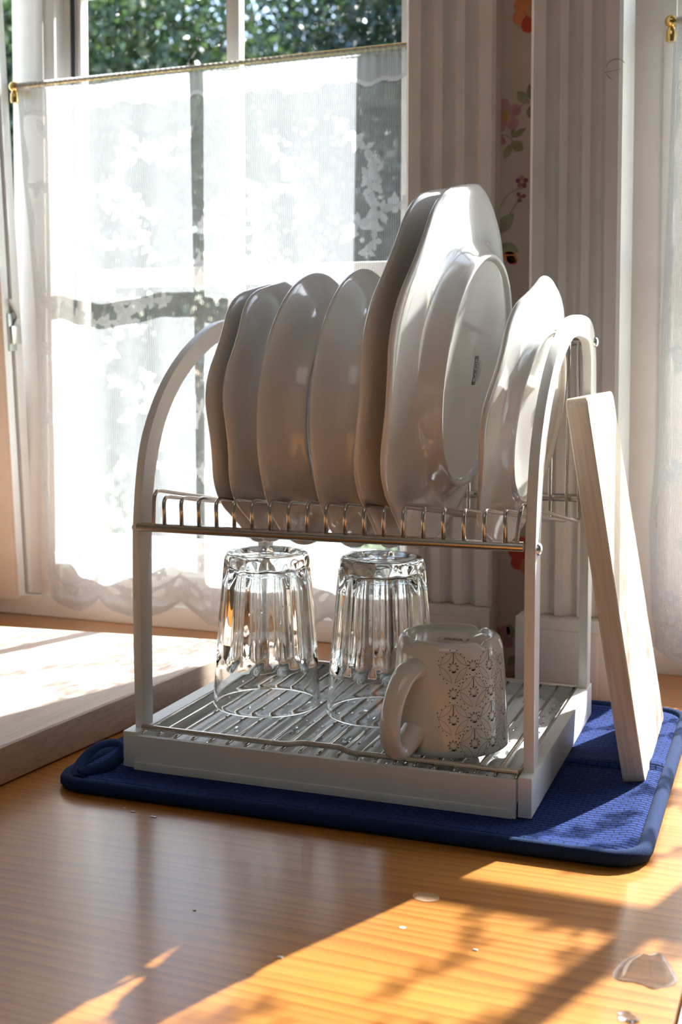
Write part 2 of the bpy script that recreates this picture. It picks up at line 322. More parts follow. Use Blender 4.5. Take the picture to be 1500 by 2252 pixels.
leaf(-0.2835, 0.560, 2.3, 0.017, 0.005, SAGE); leaf(-0.2805, 0.563, 1.7, 0.016, 0.004, OLIVE); leaf(-0.281, 0.558, -1.7, 0.012, 0.004, OLIVE); stem([(-0.2960, 0.5520), (-0.2900, 0.5590), (-0.2820, 0.5620)])
stem([(-0.312, 0.532), (-0.304, 0.530), (-0.298, 0.524), (-0.300, 0.518)]); leaf(-0.3005, 0.5245, -0.6, 0.015, 0.0052, SAGE); leaf(-0.3005, 0.5225, -2.0, 0.016, 0.0042, SAGE); leaf(-0.3005, 0.5285, 0.5, 0.017, 0.003, OLIVE); leaf(-0.3005, 0.5300, 1.2, 0.012, 0.002, OLIVE)
flower(-0.2893, 0.4851, 0.0065, [MAROON, PINK2], 5, 0.3, OCHRE); flower(-0.2905, 0.4706, 0.0055, [MAROON], 3, -1.9); stem([(-0.3135, 0.456), (-0.306, 0.470), (-0.297, 0.477), (-0.284, 0.480)]); stem([(-0.2905, 0.470), (-0.297, 0.461), (-0.303, 0.452)])
leaf(-0.3150, 0.4350, 0.85, 0.027, 0.0068, SAGE); stem([(-0.316, 0.432), (-0.311, 0.425)]); leaf(-0.3115, 0.4245, -0.35, 0.021, 0.0060, SAGE); leaf(-0.3085, 0.4160, -0.45, 0.018, 0.0058, ORANGE); leaf(-0.3045, 0.413, -0.55, 0.013, 0.0042, RED)
flower(-0.2800, 0.1180, 0.020, [RED, RED, ORANGE], 7, 2.9)
flower(-0.3085, 0.0330, 0.0155, [PINK, PINK2, PINK], 5, 0.9, OCHRE); leaf(-0.2945, 0.0350, 1.9, 0.014, 0.0045, SAGE); leaf(-0.2900, 0.036, 1.1, 0.012, 0.004, OLIVE); stem([(-0.304, 0.0270), (-0.297, 0.034), (-0.288, 0.037)]); leaf(-0.2990, 0.0060, 0.9, 0.014, 0.0042, SAGE)

# fluted casings and their plinth blocks
def casing(name, x0, x1, yf, yb, z0, z1):
    W_ = x1-x0; f = 0.0155/0.0905*W_; g = 0.0145/0.0905*W_; s = 0.0080/0.0905*W_; pts = [(x0, yb), (x0, yf+0.003), (x0+0.003, yf)]
    x = x0+f
    for k in range(3):
        for j in range(9):
            t = j/8; pts.append((x+g*t, yf+0.0085*math.sin(PI*t)**0.7))
        x += g+s
    pts += [(x1-0.003, yf), (x1, yf+0.003), (x1, yb)]
    return prism(name, pts, 'z', z0, z1, M_CASING)
struct(casing('trim_1', -0.4012, -0.3107, 1.165, 1.195, 0.0690, 1.30)); struct(casing('trim_2', -0.2667, -0.1833, 1.125, 1.195, 0.0735, 1.30))
trim2 = bpy.data.objects['trim_2']
sc_ = [(-0.189+0.0088*math.cos(t), 1.1246, 0.5715+0.0082*math.sin(t)) for t in np.linspace(0.5, 2.9, 14)]; tube('pencil_scribble', sc_, 0.00022, M_INK2, trim2, 5)
tube('pencil_scribble', [(-0.1985, 1.1246, 0.5685), (-0.1930, 1.1246, 0.5695), (-0.1850, 1.1246, 0.5705)], 0.00018, M_INK2, trim2, 5); tube('pencil_scribble', [(-0.189+0.0085*math.cos(t), 1.1246, 0.5700+0.0085*math.sin(t)) for t in np.linspace(3.5, 4.3, 6)], 0.00022, M_INK2, trim2, 5)
def plinth(name, x0, x1, yf, yb, z1):
    o = box(name, (x0, x1, yf, yb, -0.0001, z1), M_CASING, None, 0.002); struct(o)
    box('raised_panel', (x0+0.013, x1-0.013, yf-0.003, yf+0.002, 0.0, z1-0.010), M_CASING, o, 0.002)
    for z in (0.012, z1-0.018):
        V, F = tube_data([(x1-0.009, yf-0.0006, z), (x1-0.009, yf+0.001, z)], 0.0017, 10); autosmooth(mesh('nail_head', V, F, M_CASING, o))
    return o
plinth('trim_3', -0.4020, -0.3104, 1.160, 1.196, 0.0685); plinth('trim_4', -0.2733, -0.1830, 1.112, 1.196, 0.0730)

# ------------------------------------------------------------------ windows
def B_(name, b, mat, par, bev=0.0015): return box(name, b, mat, par, bev)
def moulded(name, prof, x0, x1, mat, par):   # profile in (y,z) swept along x
    return prism(name, prof, 'x', x0, x1, mat, par)
# shared low sill board under all the windows
sill = struct(box('trim_5', (-1.50, -0.400, 1.236, 1.30, -0.0002, 0.0256), M_PAINT, None, 0.003)); struct(box('trim_6', (-0.186, 0.97, 1.236, 1.30, -0.0002, 0.0256), M_PAINT, None, 0.003))
struct(box('trim_7', (-1.50, 0.97, 1.30, 1.46, -0.045, 0.012), M_PAINT, None, 0.003))
def window(name, xl, xr, flip=False):
    w_ = struct(empty(name, (0, 0, 0)))
    def X(a): return a if not flip else xl+xr-a
    def bx(nm, a, b, y0, y1, z0, z1, mat=M_PAINT, bev=0.0015):
        p, q = sorted((X(a), X(b))); return B_(nm, (p, q, y0, y1, z0, z1), mat, w_, bev)
    # post with a rounded front edge, measured from the left end
    bx('frame_post', xl, xl+0.0610, 1.242, 1.284, 0.0256, 1.20, bev=0.0035)
    bx('frame_bead', xl+0.0345, xl+0.0465, 1.2395, 1.246, 0.0256, 1.20, bev=0.001)
    bx('frame_post', xr-0.034, xr, 1.242, 1.284, 0.0256, 1.20, bev=0.0035)
    bx('frame_rail', xl+0.0600, xr-0.034, 1.246, 1.284, 0.0256, 0.060); bx('frame_rail', xl+0.0600, xr-0.034, 1.246, 1.284, 1.16, 1.20)
    gl, gx1 = xl+0.0850, xr-0.0483
    bx('sash_stile', xl+0.0590, gl, 1.262, 1.278, 0.045, 1.17, bev=0.003); bx('sash_stile', gx1, gx1+0.018, 1.262, 1.278, 0.045, 1.17, bev=0.003)
    bx('gasket', xl+0.0712, xl+0.0765, 1.2605, 1.2625, 0.060, 1.16, M_GASKET, 0); bx('sash_bead', xl+0.0790, xl+0.0800, 1.2610, 1.2625, 0.100, 1.12, M_HARD, 0)
    bx('sash_rail', gl, gx1, 1.262, 1.278, 0.045, 0.100, bev=0.003); bx('sash_rail', gl, gx1, 1.262, 1.278, 1.12, 1.17, bev=0.003)
    xm = (gl+gx1)/2
    bx('muntin', xm-0.0085, xm+0.0085, 1.2625, 1.2765, 0.098, 1.125, bev=0.003)
    for zb in (0.3975, 0.7400): bx('glazing_bar', gl-0.0005, gx1+0.001, 1.263, 1.276, zb, zb+0.0215, bev=0.003)
    zs = [0.100, 0.4, 0.745, 1.12]
    for k in range(3):
        for (p, q) in ((gl-0.003, xm), (xm, gx1+0.003)):
            a, b = sorted((X(p), X(q))); mesh('pane', [(a, 1.270, zs[k]), (b, 1.270, zs[k]), (b, 1.270, zs[k+1]), (a, 1.270, zs[k+1])], [(0, 1, 2, 3)], M_PANE, w_)
    return w_
win1 = window('window_1', -0.928, -0.392); win2 = window('window_2', -0.197, 0.367); window('added_window_4', 0.375, 0.945)  # the last is an unseen bay, added to bring more light from the right
for z0, z1, wd in ((0.616, 0.660, 0.0055), (0.395, 0.409, 0.0045), (0.320, 0.334, 0.0055)): box('strike_plate', (-0.928-wd, -0.9279, 1.252, 1.262, z0, z1), M_HARD, win1, 0.001)
# neighbouring casement, tilted into the room
w3 = struct(empty('window_3', (-0.910, 1.236, 0.0226), (math.radians(4.1), 0, 0)))
sx0, hh = -0.50, 1.14
def sash_stile(name, x0, x1, z0, z1): return box(name, (x0, x1, -0.018, 0.018, z0, z1), M_PAINT, w3, 0.003)
sash_stile('sash_stile', -0.062, -0.004, 0.0, hh); sash_stile('sash_stile', sx0, sx0+0.062, 0.0, hh); sash_stile('sash_rail', sx0+0.062, -0.062, 0.0, 0.070); sash_stile('sash_rail', sx0+0.062, -0.062, hh-0.06, hh)
box('sash_rebate', (-0.006, 0.0, -0.0175, -0.004, 0.004, hh), M_PAINT, w3, 0.0015); box('sash_rebate', (-0.006, 0.0005, 0.002, 0.017, 0.004, hh), M_PAINT, w3, 0.0015)
box('gasket', (-0.0045, -0.0035, -0.003, 0.001, 0.004, hh), M_GASKET, w3)
mesh('pane', [(sx0+.06, 0.004, .068), (-.06, 0.004, .068), (-.06, 0.004, hh-.058), (sx0+.06, 0.004, hh-.058)], [(0, 1, 2, 3)], M_PANE, w3)
lk = box('latch_plate', (-0.001, 0.0022, -0.010, 0.004, 0.300, 0.345), M_HARD, w3, 0.001)
box('latch_arm', (0.002, 0.0055, -0.008, 0.010, 0.308, 0.330), M_ZINC, w3, 0.0015); tube('latch_pin', [(0.0005, -0.003, 0.325), (0.0065, 0.002, 0.340), (0.004, -0.008, 0.362)], 0.0022, M_HARD, w3, 8)
B_('frame_post', (-1.50, -1.44, 1.242, 1.40, 0.0256, 1.20), M_PAINT, w3).matrix_parent_inverse = w3.matrix_basis.inverted()
bpy.context.view_layer.update()

# ------------------------------------------------------------------ curtain rods and lace curtains
def lace_curtain(name, x0f, x1, ztop, zbot, yc, seed, sheets, rod_x0, nx, nz, label):
    """x0f(z): left edge of the cloth at height z; density painted per vertex is the weave itself"""
    rng = np.random.default_rng(seed)
    u = np.linspace(0, 1, nx)[None, :].repeat(nz, 0); v = np.linspace(0, 1, nz)[:, None].repeat(nx, 1)       # v: 0 bottom, 1 top
    zt = ztop+0.003
    zc = zbot+(zt-zbot)*v
    zk, xk = x0f; x0 = np.interp(zc, zk, xk)
    x = x0+(x1-x0)*u; wid = x1-x0
    s = u*(x1-xk[-1]+0.03)                                                                                  # cloth coordinate
    t = (zt-zc)                                                                                             # distance from the top
    fold = np.zeros_like(u)
    for amp, per, ph, grow in sheets: fold += amp*np.sin(2*PI*s/per+ph+1.2*t)*(0.30+grow*np.clip(t/0.5, 0, 1))
    gather = 0.0014*np.sin(2*PI*s/0.008+3*np.sin(s*60))*np.exp(-t/0.012)
    y = yc-0.004+fold+gather
    sag = 0.0
    z = zc+0.0
    top = t < 0.0065
    y = np.where(t < 0.008, yc-0.0034+0.0006*np.sin(2*PI*s/0.007), y)
    d = np.full((nz, nx), 0.33)
    # header pocket and its ragged hem
    hem = 0.034+0.003*np.sin(s*70)+0.002*np.sin(s*190+1)
    d = np.where(t < hem, 0.66+0.10*np.sin(2*PI*s/0.0105+2*np.sin(s*45))*np.exp(-t/0.02), d); d = np.where(np.abs(t-hem) < 0.0022, 0.92, d); d = np.where(t < 0.004, 0.95, d)
    # lace flowers: sprays along slanting stems
    def blob(cx, ct, r, amt=0.9):
        nonlocal d
        dx, dt = s-cx, t-ct; rr = np.hypot(dx, dt)
        m_ = rr < 1.5*r
        if not m_.any(): return
        a = np.arctan2(dt, dx); pet = r*(0.62+0.38*np.abs(np.cos(2.5*a+cx*50))); d = np.where((rr < pet) & (rr > 0.20*r), amt, d)
    def leafm(cx, ct, ang, ln, amt=0.86):
        nonlocal d
        dx, dt = s-cx, t-ct; a_ = dx*math.cos(ang)+dt*math.sin(ang); b_ = -dx*math.sin(ang)+dt*math.cos(ang)
        d = np.where((a_ > 0) & (a_ < ln) & (np.abs(b_) < 0.26*ln*np.sin(PI*np.clip(a_/ln, 0, 1))), amt, d)
    def spray(cx, ct, sc, tw):
        ang = tw
        px, pt = cx, ct
        for k in range(7):
            ang += 0.25*rng.standard_normal()+0.12; px += 0.013*sc*math.cos(ang); pt += 0.013*sc*math.sin(ang)
            if k % 2 == 0: blob(px, pt, 0.0066*sc*(0.8+0.4*rng.random()))
            leafm(px, pt, ang+1.1+0.5*rng.standard_normal(), 0.012*sc); leafm(px, pt, ang-1.0+0.5*rng.standard_normal(), 0.011*sc)
            leafm(px-0.013*sc*math.cos(ang), pt-0.013*sc*math.sin(ang), ang, 0.014*sc, 0.75)
    W_ = float(s.max()); H_ = zt-zbot
    row = 0
    tt = 0.075
    while tt < H_-0.03:
        for k in range(int(W_/0.085)+1): spray(k*0.085+(0.042 if row % 2 else 0.0)+0.012*rng.standard_normal(), tt+0.012*rng.standard_normal(), 1.0+0.2*rng.random(), rng.choice([0.3, -0.5, 2.7, 0.9]))
        tt += 0.062; row += 1
    # selvedge and scalloped border with eyelets
    d = np.where(s < 0.0075+0.002*np.sin(t*90), 0.80, d)
    per = 0.105; sc_ = np.abs(np.sin(PI*(s/per+0.10))); edge_t = H_-0.022+0.020*sc_
    b1 = edge_t-0.030
    d = np.where(np.abs(t-b1) < 0.0022, 0.92, d); d = np.where(t > b1, np.maximum(d, 0.60), d); d = np.where(t > edge_t-0.0055, 0.95, d)
    eye_s = (s/0.026) % 1.0-0.5; m_ = np.hypot(eye_s*0.026/0.0075, (t-(b1+0.0065))/0.0042); d = np.where(m_ < 1.0, 0.10, d); d = np.where((m_ >= 1.0) & (m_ < 1.35), 0.9, d)
    for k in range(int(W_/0.05)+1): blob(k*0.05+0.02, H_-0.062-0.012*math.cos(2*PI*(k*0.05+0.02)/per), 0.0088); leafm(k*0.05+0.031, H_-0.060, -0.4, 0.014); leafm(k*0.05+0.009, H_-0.062, 3.5, 0.014)
    keep = (t < edge_t)
    V = np.stack([x, y, z], -1).reshape(-1, 3)
    idx = np.arange(nx*nz).reshape(nz, nx); q = np.stack([idx[:-1, :-1], idx[:-1, 1:], idx[1:, 1:], idx[1:, :-1]], -1)
    kf = keep[:-1, :-1] | keep[1:, 1:]; q = q[kf]
    me = bpy.data.meshes.new(name); me.vertices.add(len(V)); me.vertices.foreach_set('co', V.ravel()); me.loops.add(len(q)*4); me.loops.foreach_set('vertex_index', q.ravel().astype(np.int32))
    me.polygons.add(len(q)); me.polygons.foreach_set('loop_start', np.arange(0, len(q)*4, 4, dtype=np.int32)); me.polygons.foreach_set('use_smooth', np.ones(len(q), dtype=bool)); me.update(calc_edges=True)
    at = me.attributes.new('weave', 'FLOAT', 'POINT'); at.data.foreach_set('value', np.clip(d, 0, 1).ravel().astype(np.float32))
    uv = me.attributes.new('clothuv', 'FLOAT_VECTOR', 'POINT'); uv.data.foreach_set('vector', np.stack([s, t, 0*s], -1).reshape(-1).astype(np.float32))
    o = link(name, me, M_LACE); tag(o, label, 'curtain'); return o
lace_curtain('lace_curtain', ([0.00, 0.0418, 0.0635, 0.1665, 0.2798, 0.3709, 0.4669, 0.5202, 0.640], [-0.866, -0.868, -0.870, -0.8755, -0.8788, -0.8806, -0.8875, -0.8931, -0.900]), -0.350, 0.632, 0.014, 1.215, 3,
             [(0.0112, 0.175, 0.3, 0.75), (0.0020, 0.047, 1.9, 0.8), (0.0025, 0.31, 2.6, 0.9)], -0.905, 520, 560, 'white lace cafe curtain hanging behind the plates in the left window')
lace_curtain('lace_curtain', ([0.00, 0.048, 0.0643, 0.1534, 0.22, 0.4467, 0.5451, 0.640], [-0.158, -0.160, -0.1637, -0.1672, -0.1617, -0.1545, -0.1518, -0.1490]), 0.900, 0.632, 0.014, 1.215, 8,
             [(0.0055, 0.130, 2.2, 0.9), (0.0030, 0.061, 0.5, 0.8), (0.0035, 0.31, 0.3, 1.0)], -0.15, 900, 480, 'white lace cafe curtain at the right edge beside the leaning board')
def curtain_rod(x0, x1, label):
    r = empty('curtain_rod', (x0, 1.215, 0.632)); L_ = x1-x0
    tube('rod', [(0, 0, 0), (L_*0.5, 0, 0.0015), (L_, 0, 0.003)], 0.0028, M_BRASS, r, 10)
    for xx in (-0.0005, L_):
        b = lathe('bracket', [(0.0, 0.0), (0.0045, 0.0), (0.0052, 0.002), (0.0040, 0.004), (0.0036, 0.007), (0.0046, 0.009), (0.0046, 0.013), (0.0034, 0.016), (0.0034, 0.026), (0.0, 0.026)], 20, M_BRASS, r)
        b.location = (xx, 0.027, -0.004); b.rotation_euler = (PI/2, 0, 0)
        k = lathe('bracket_knob', [(0.0, 0.0062)]+[(0.0060*math.sin(a), 0.0060*math.cos(a)) for a in np.linspace(0.2, PI-0.2, 9)]+[(0.0, -0.0062)], 18, M_BRASS, r); k.location = (xx, 0.0, 0.0)
        p = lathe('bracket_drop', [(0.0, 0.0), (0.0042, 0.0), (0.0050, 0.004), (0.0046, 0.010), (0.0036, 0.013), (0.0, 0.0135)], 18, M_BRASS, r); p.location = (xx, 0.001, -0.019)
    tag(r, label, 'curtain rod')
curtain_rod(-0.9045, -0.395, 'thin brass curtain rod carrying the lace of the left window'); curtain_rod(-0.1525, 0.91, 'thin brass curtain rod with bracket at the upper right corner')

# ------------------------------------------------------------------ pine table
table = empty('pine_table', (0, 0, 0)); tag(table, 'varnished orange pine table top under the dish rack', 'table')
ys = [0.25, 0.345, 0.455, 0.545, 0.640, 0.738, 0.830, 0.925, 1.020, 1.115, 1.2365]; xr = -0.0645
for i in range(len(ys)-1):
    x1 = xr if ys[i+1] < 1.03 else 0.42
    box('stave', (-1.50, xr if i < 8 else 0.97, ys[i], ys[i+1], -0.040, 0.0), M_PINE, table)
def disc(name, cx, cy, rx, ry, z, mat, par, n=18, wob=0.0, rot=0):
    p = []
    for k in range(n):
        a = 2*PI*k/n; f = 1+wob*math.sin(3*a+cx*90)+wob*0.6*math.sin(5*a+1); p.append((cx+rx*f*math.cos(a)*math.cos(rot)-ry*f*math.sin(a)*math.sin(rot), cy+rx*f*math.cos(a)*math.sin(rot)+ry*f*math.sin(a)*math.cos(rot), z))
    return mesh(name, p, [tuple(range(n))], mat, par)
disc('pale_stain', -0.2141, 0.6636, 0.0082, 0.0062, 0.0002, M_KNOT, table)
disc('pale_stain', -0.2140, 0.622, 0.0018, 0.0012, 0.0002, M_PAINT, table)
for (x, y, r) in ((-0.4430, 0.7160, .0016), (-0.4250, 0.7130, .0022), (-0.4520, 0.720, .0010), (-0.330, 0.598, .001), (-0.262, 0.566, .0014), (-0.170, 0.612, .0012)): 
    b = box('crumb', (x-r, x+r, y-r*.4, y+r*.4, 0.0001, 0.0006), M_PORC, table, 0.0001); 
steel = tag(box('steel_worktop', (-0.0635, 0.9, 0.25, 1.018, -0.045, -0.003), M_GREY, None, 0.002), 'grey steel worktop edge beside the right end of the table', 'worktop')
def puddle(name, cx, cy, rx, ry, h, par=None, seed=0, n=40, z=0.0, mat=None):
    rng = random.Random(seed); ph = [rng.random()*6.28 for _ in range(4)]; V = []; F = []
    rings = [(0.0, 1.0), (0.5, 0.95), (0.8, 0.8), (0.95, 0.45), (1.0, 0.0)]
    V.append((cx, cy, z+h))
    for q, hz in rings[1:]:
        for k in range(n):
            a = 2*PI*k/n; f = 1+0.18*math.sin(2*a+ph[0])+0.12*math.sin(3*a+ph[1])+0.07*math.sin(5*a+ph[2])+0.04*math.sin(8*a+ph[3])
            V.append((cx+rx*q*f*math.cos(a), cy+ry*q*f*math.sin(a), z+h*hz))
    for k in range(n): F.append((0, 1+k, 1+(k+1) % n))
    for i in range(3):
        for k in range(n): F.append((1+i*n+k, 1+(i+1)*n+k, 1+(i+1)*n+(k+1) % n, 1+i*n+(k+1) % n))
    F.append(tuple(1+3*n+k for k in range(n))[::-1])
    return autosmooth(mesh(name, V, F, mat or M_WATER, par), 60)
tag(puddle('water_puddle', -0.0830, 0.624, 0.0125, 0.022, 0.00028, None, 3, z=0.0001), 'thin spilt water puddle near the right end of the table', 'water')
tag(puddle('water_puddle', -0.0850, 0.5745, 0.0050, 0.0050, 0.0012, None, 9, z=0.0001), 'small round water blob at the bottom right corner of the table', 'water')

# ------------------------------------------------------------------ drying mat
mat_root = empty('drying_mat', (0, 0, 0)); tag(mat_root, 'navy blue waffle weave drying mat folded flat under the dish rack', 'mat')
C4 = [Vector((-0.519, 0.734)), Vector((-0.104, 0.748)), Vector((-0.114, 1.082)), Vector((-0.529, 1.069))]
nu, nv = 150, 120; V = []; F = []
def quadpt(u, v): return (C4[0]*(1-u)+C4[1]*u)*(1-v)+(C4[3]*(1-u)+C4[2]*u)*v
RC = 0.022
def roundmap(u, v):
    """square to rounded square, in metres"""
    Lx, Ly = 0.415, 0.335; X, Y = (u-0.5)*Lx, (v-0.5)*Ly; hx, hy = Lx/2, Ly/2
    k = max(abs(X)/hx, abs(Y)/hy, 1e-6)
    bx_, by_ = X/k, Y/k
    cx, cy_ = hx-RC, hy-RC
    dx, dy = abs(bx_)-cx, abs(by_)-cy_
    if dx > 0 and dy > 0:
        l = math.hypot(dx, dy); f = RC/l; bx2 = math.copysign(cx+dx*f, bx_) ; by2 = math.copysign(cy_+dy*f, by_); bx_, by_ = bx2, by2
    X2, Y2 = bx_*k, by_*k
    return X2/Lx+0.5, Y2/Ly+0.5, (1-k)*min(hx, hy)
def mat_z(u, v, ed):
    z = 0.0045+0.0040*math.exp(-max(ed-0.010, 0)/0.012)*(1-math.exp(-ed/0.003))
    vs_ = 0.505+0.02*(u-0.5); z -= 0.0030*math.exp(-((v-vs_)*0.335/0.0035)**2)
    z += 0.0022*math.exp(-((v-vs_-0.03)*0.335/0.012)**2)*min(1, max(0, (u-0.78)/0.06))
    return z
for j in range(nv+1):
    for i in range(nu+1):
        u, v, ed = roundmap(i/nu, j/nv); p = quadpt(u, v); V.append((p.x, p.y, mat_z(u, v, ed)))
for j in range(nv):
    for i in range(nu): F.append((j*(nu+1)+i, j*(nu+1)+i+1, (j+1)*(nu+1)+i+1, (j+1)*(nu+1)+i))
pad = mesh('padded_cloth', V, F, M_MAT, mat_root, True)
outline = []
for k in range(4*60):
    s_, f = divmod(k, 60); f /= 60
    uu, vv = [(f, 0), (1, f), (1-f, 1), (0, 1-f)][s_]; u, v, _ = roundmap(uu, vv); p = quadpt(u, v); outline.append((p.x, p.y, 0.0052))
tube('edge_binding', outline, 0.0052, M_BIND, mat_root, 10, 1.0, True)
tube('seam', [(quadpt(u, 0.505+0.02*(u-.5)).x, quadpt(u, 0.505+0.02*(u-.5)).y, 0.0026) for u in np.linspace(0.02, 0.98, 40)], 0.0011, M_BIND, mat_root, 6)
lp = smooth_curve([(-0.5045, 0.7395, 0.009), (-0.5110, 0.757, 0.015), (-0.5085, 0.776, 0.021), (-0.5000, 0.789, 0.020), (-0.4945, 0.785, 0.014), (-0.4955, 0.768, 0.010), (-0.5000, 0.752, 0.010), (-0.5035, 0.742, 0.010)], 6)
tube('hanging_loop', lp, 0.0046, M_BIND, mat_root, 8, 0.42)

# ------------------------------------------------------------------ dish rack (own frame: x along its front, y back, z above the mat)
ROT = 0.0323172498; RZ = 0.0045
rack = empty('dish_rack', (-0.481, 0.7831, RZ), (0, 0, ROT)); tag(rack, 'white two-tier dish rack with arched ends and wire shelf on blue mat', 'dish rack')
D0 = RZ
def zz(z): return z-D0
outer = [(0.012, 0.030), (0.0095, 0.100), (0.0095, 0.170), (0.0105, 0.190), (0.0150, 0.222), (0.0225, 0.2485), (0.0350, 0.2700), (0.0480, 0.2860), (0.0660, 0.3025), (0.0880, 0.3175), (0.1100, 0.3290), (0.1335, 0.3390), (0.1580, 0.3445), (0.1850, 0.3470), (0.2150, 0.3468), (0.2400, 0.3440), (0.2560, 0.3370), (0.2650, 0.3250), (0.2710, 0.3050), (0.2720, 0.2700), (0.2660, 0.1800), (0.2600, 0.1000), (0.2570, 0.030)]
inner = [(0.2400, 0.030), (0.2400, 0.1000), (0.2420, 0.1800), (0.2440, 0.2700), (0.2430, 0.3050), (0.2390, 0.3180), (0.2290, 0.3265), (0.2080, 0.3290), (0.1820, 0.3300), (0.1600, 0.3285), (0.1416, 0.3245), (0.1180, 0.3150), (0.0950, 0.3030), (0.0760, 0.2895), (0.0600, 0.2740), (0.0470, 0.2560), (0.0370, 0.2330), (0.0315, 0.2120), (0.0285, 0.1850), (0.0275, 0.1400), (0.0275, 0.030)]
def subdiv(p):
    q = smooth_curve([(a, b, 0) for a, b in p], 3); return [(v.x, v.y) for v in q]
arch = [(y, zz(z)) for y, z in subdiv(outer)+subdiv(inner)]
def end_frame(x0, x1, side):
    f = prism('end_frame', arch, 'x', x0, x1, M_RACK, rack, 0.0012, 2)
    # base plank along the tray's side
    b = box('base_plank', (x0-(0.0035 if side < 0 else 0.001), x1+(0.0025 if side < 0 else 0.001), -0.0005, 0.2605, zz(0.0052), zz(0.0325)), M_RACK, f, 0.001)
    xs = x1 if side > 0 else x0
    for (y, z, nm) in ((0.0165, 0.1840, 'screw'), (0.2590, 0.3265, 'screw')):
        s = lathe(nm, [(0.0, 0.0032), (0.0022, 0.0030), (0.0036, 0.0022), (0.0044, 0.0008), (0.0044, -0.0005), (0, -0.0005)], 18, M_ZINC, f); s.location = (xs, y, zz(z)); s.rotation_euler = (0, side*PI/2, 0)
    return f
end_frame(-0.0075, -0.0005, -1); end_frame(0.2905, 0.2980, 1)
# top shelf: rails and bent wires
shelf = tube('front_rail', [(-0.0002, 0.0060, zz(0.1865)), (0.146, 0.0058, zz(0.1862)), (0.2905, 0.0060, zz(0.1868))], 0.0034, M_STEEL, rack, 14)
tube('back_rail', [(-0.0005, 0.2520, zz(0.1935)), (0.2905, 0.2520, zz(0.1935))], 0.0034, M_STEEL, rack, 14)
tube('top_rail', [(-0.0005, 0.2590, zz(0.3265)), (0.2905, 0.2590, zz(0.3265))], 0.0034, M_STEEL, rack, 14)
WX = [0.0226+0.01421*k for k in range(19)]
V = None
def shelf_wire(zt, lean=0.0, name='shelf_wire'):
    p = fillet([(0, 0.0050, 0.1885), (lean, 0.0035, zt), (lean, 0.2420, 0.1745), (0, 0.2478, 0.3265)], 0.0085, 5)
    p[0:0] = []
    return tube_data([(a, b, zz(c)) for a, b, c in p], 0.0015, 8)
Vw, Fw = shelf_wire(0.2105); wme = bpy.data.meshes.new('shelf_wire'); wme.from_pydata([tuple(v) for v in Vw], [], Fw); wme.materials.append(M_STEEL); wme.polygons.foreach_set('use_smooth', [True]*len(wme.polygons))
for x in WX:
    o = bpy.data.objects.new('shelf_wire', wme); COL.objects.link(o); o.parent = rack; o.location = (x, 0, 0)
for x, ln in ((0.0133, 0.002), (0.2860, 0.0032)):
    Vq, Fq = shelf_wire(0.2150, ln); o = autosmooth(mesh('shelf_wire', Vq, Fq, M_STEEL, rack), 60); o.location = (x, 0, 0)
# drip tray with its slanting channelled floor
tr = bmesh.new()
addbox(tr, -0.0002, 0.2885, -0.0022, 0.0020, zz(0.0046), zz(0.0303))
tray = frombm('drip_tray', tr, M_RACK, rack); box('tray_wall', (0.0022, 0.2890, 0.2470, 0.2500, zz(0.0062), zz(0.0315)), M_RACK, tray)
box('tray_lip', (-0.0004, 0.2860, -0.0032, -0.0020, zz(0.0046), zz(0.0108)), M_RACK, tray, 0.0005)
prof = []
nch = 22
for k in range(nch*6+1):
    x = 0.0022+(0.2890-0.0022)*k/(nch*6); ph = (k % 6)/6; prof.append((x, 0.0140+0.0030*(0.5-0.5*math.cos(2*PI*ph))))
V = []; F = []
for (y, dz) in ((0.0035, 0.0), (0.2470, 0.0035)):
    for x, z in prof: V.append((x, y, zz(z+dz)))
n_ = len(prof)
for i in range(n_-1): F.append((i, i+1, n_+i+1, n_+i))
mesh('tray_floor', V, F, M_RACK, tray, True)
drops = []
rr = random.Random(5); Vd = []; Fd = []
def add_drop(x, y, z, rx, ry, h, seed):
    r_ = random.Random(seed); n = 14; b = len(Vd); p1, p2 = r_.random()*6, r_.random()*6
    Vd.append((x, y, z+h))
    for q, hz in ((0.6, 0.85), (0.9, 0.5), (1.0, 0.0)):
        for k in range(n):
            a = 2*PI*k/n; f = 1+0.22*math.sin(2*a+p1)+0.15*math.sin(3*a+p2); Vd.append((x+rx*q*f*math.cos(a), y+ry*q*f*math.sin(a), z+h*hz))
    for k in range(n): Fd.append((b, b+1+k, b+1+(k+1) % n))
    for i in range(2):
        for k in range(n): Fd.append((b+1+i*n+k, b+1+(i+1)*n+k, b+1+(i+1)*n+(k+1) % n, b+1+i*n+(k+1) % n))
    Fd.append(tuple(b+1+2*n+k for k in range(n))[::-1])
for i in range(230):
    x = rr.uniform(0.03, 0.283); y = rr.uniform(0.012, 0.235); ph = (x-0.0022)/(0.2868)*nch; z = 0.0140+0.0030*(0.5-0.5*math.cos(2*PI*(ph % 1)))+0.0035*(y/0.25)
    s_ = rr.uniform(0.0012, 0.0040); add_drop(x, y, zz(z-0.0002), s_*0.9, s_*rr.uniform(1.0, 2.6), rr.uniform(0.0010, 0.0020), i)
stuff(autosmooth(mesh('water_drops', Vd, Fd, M_WATER, tray), 60))
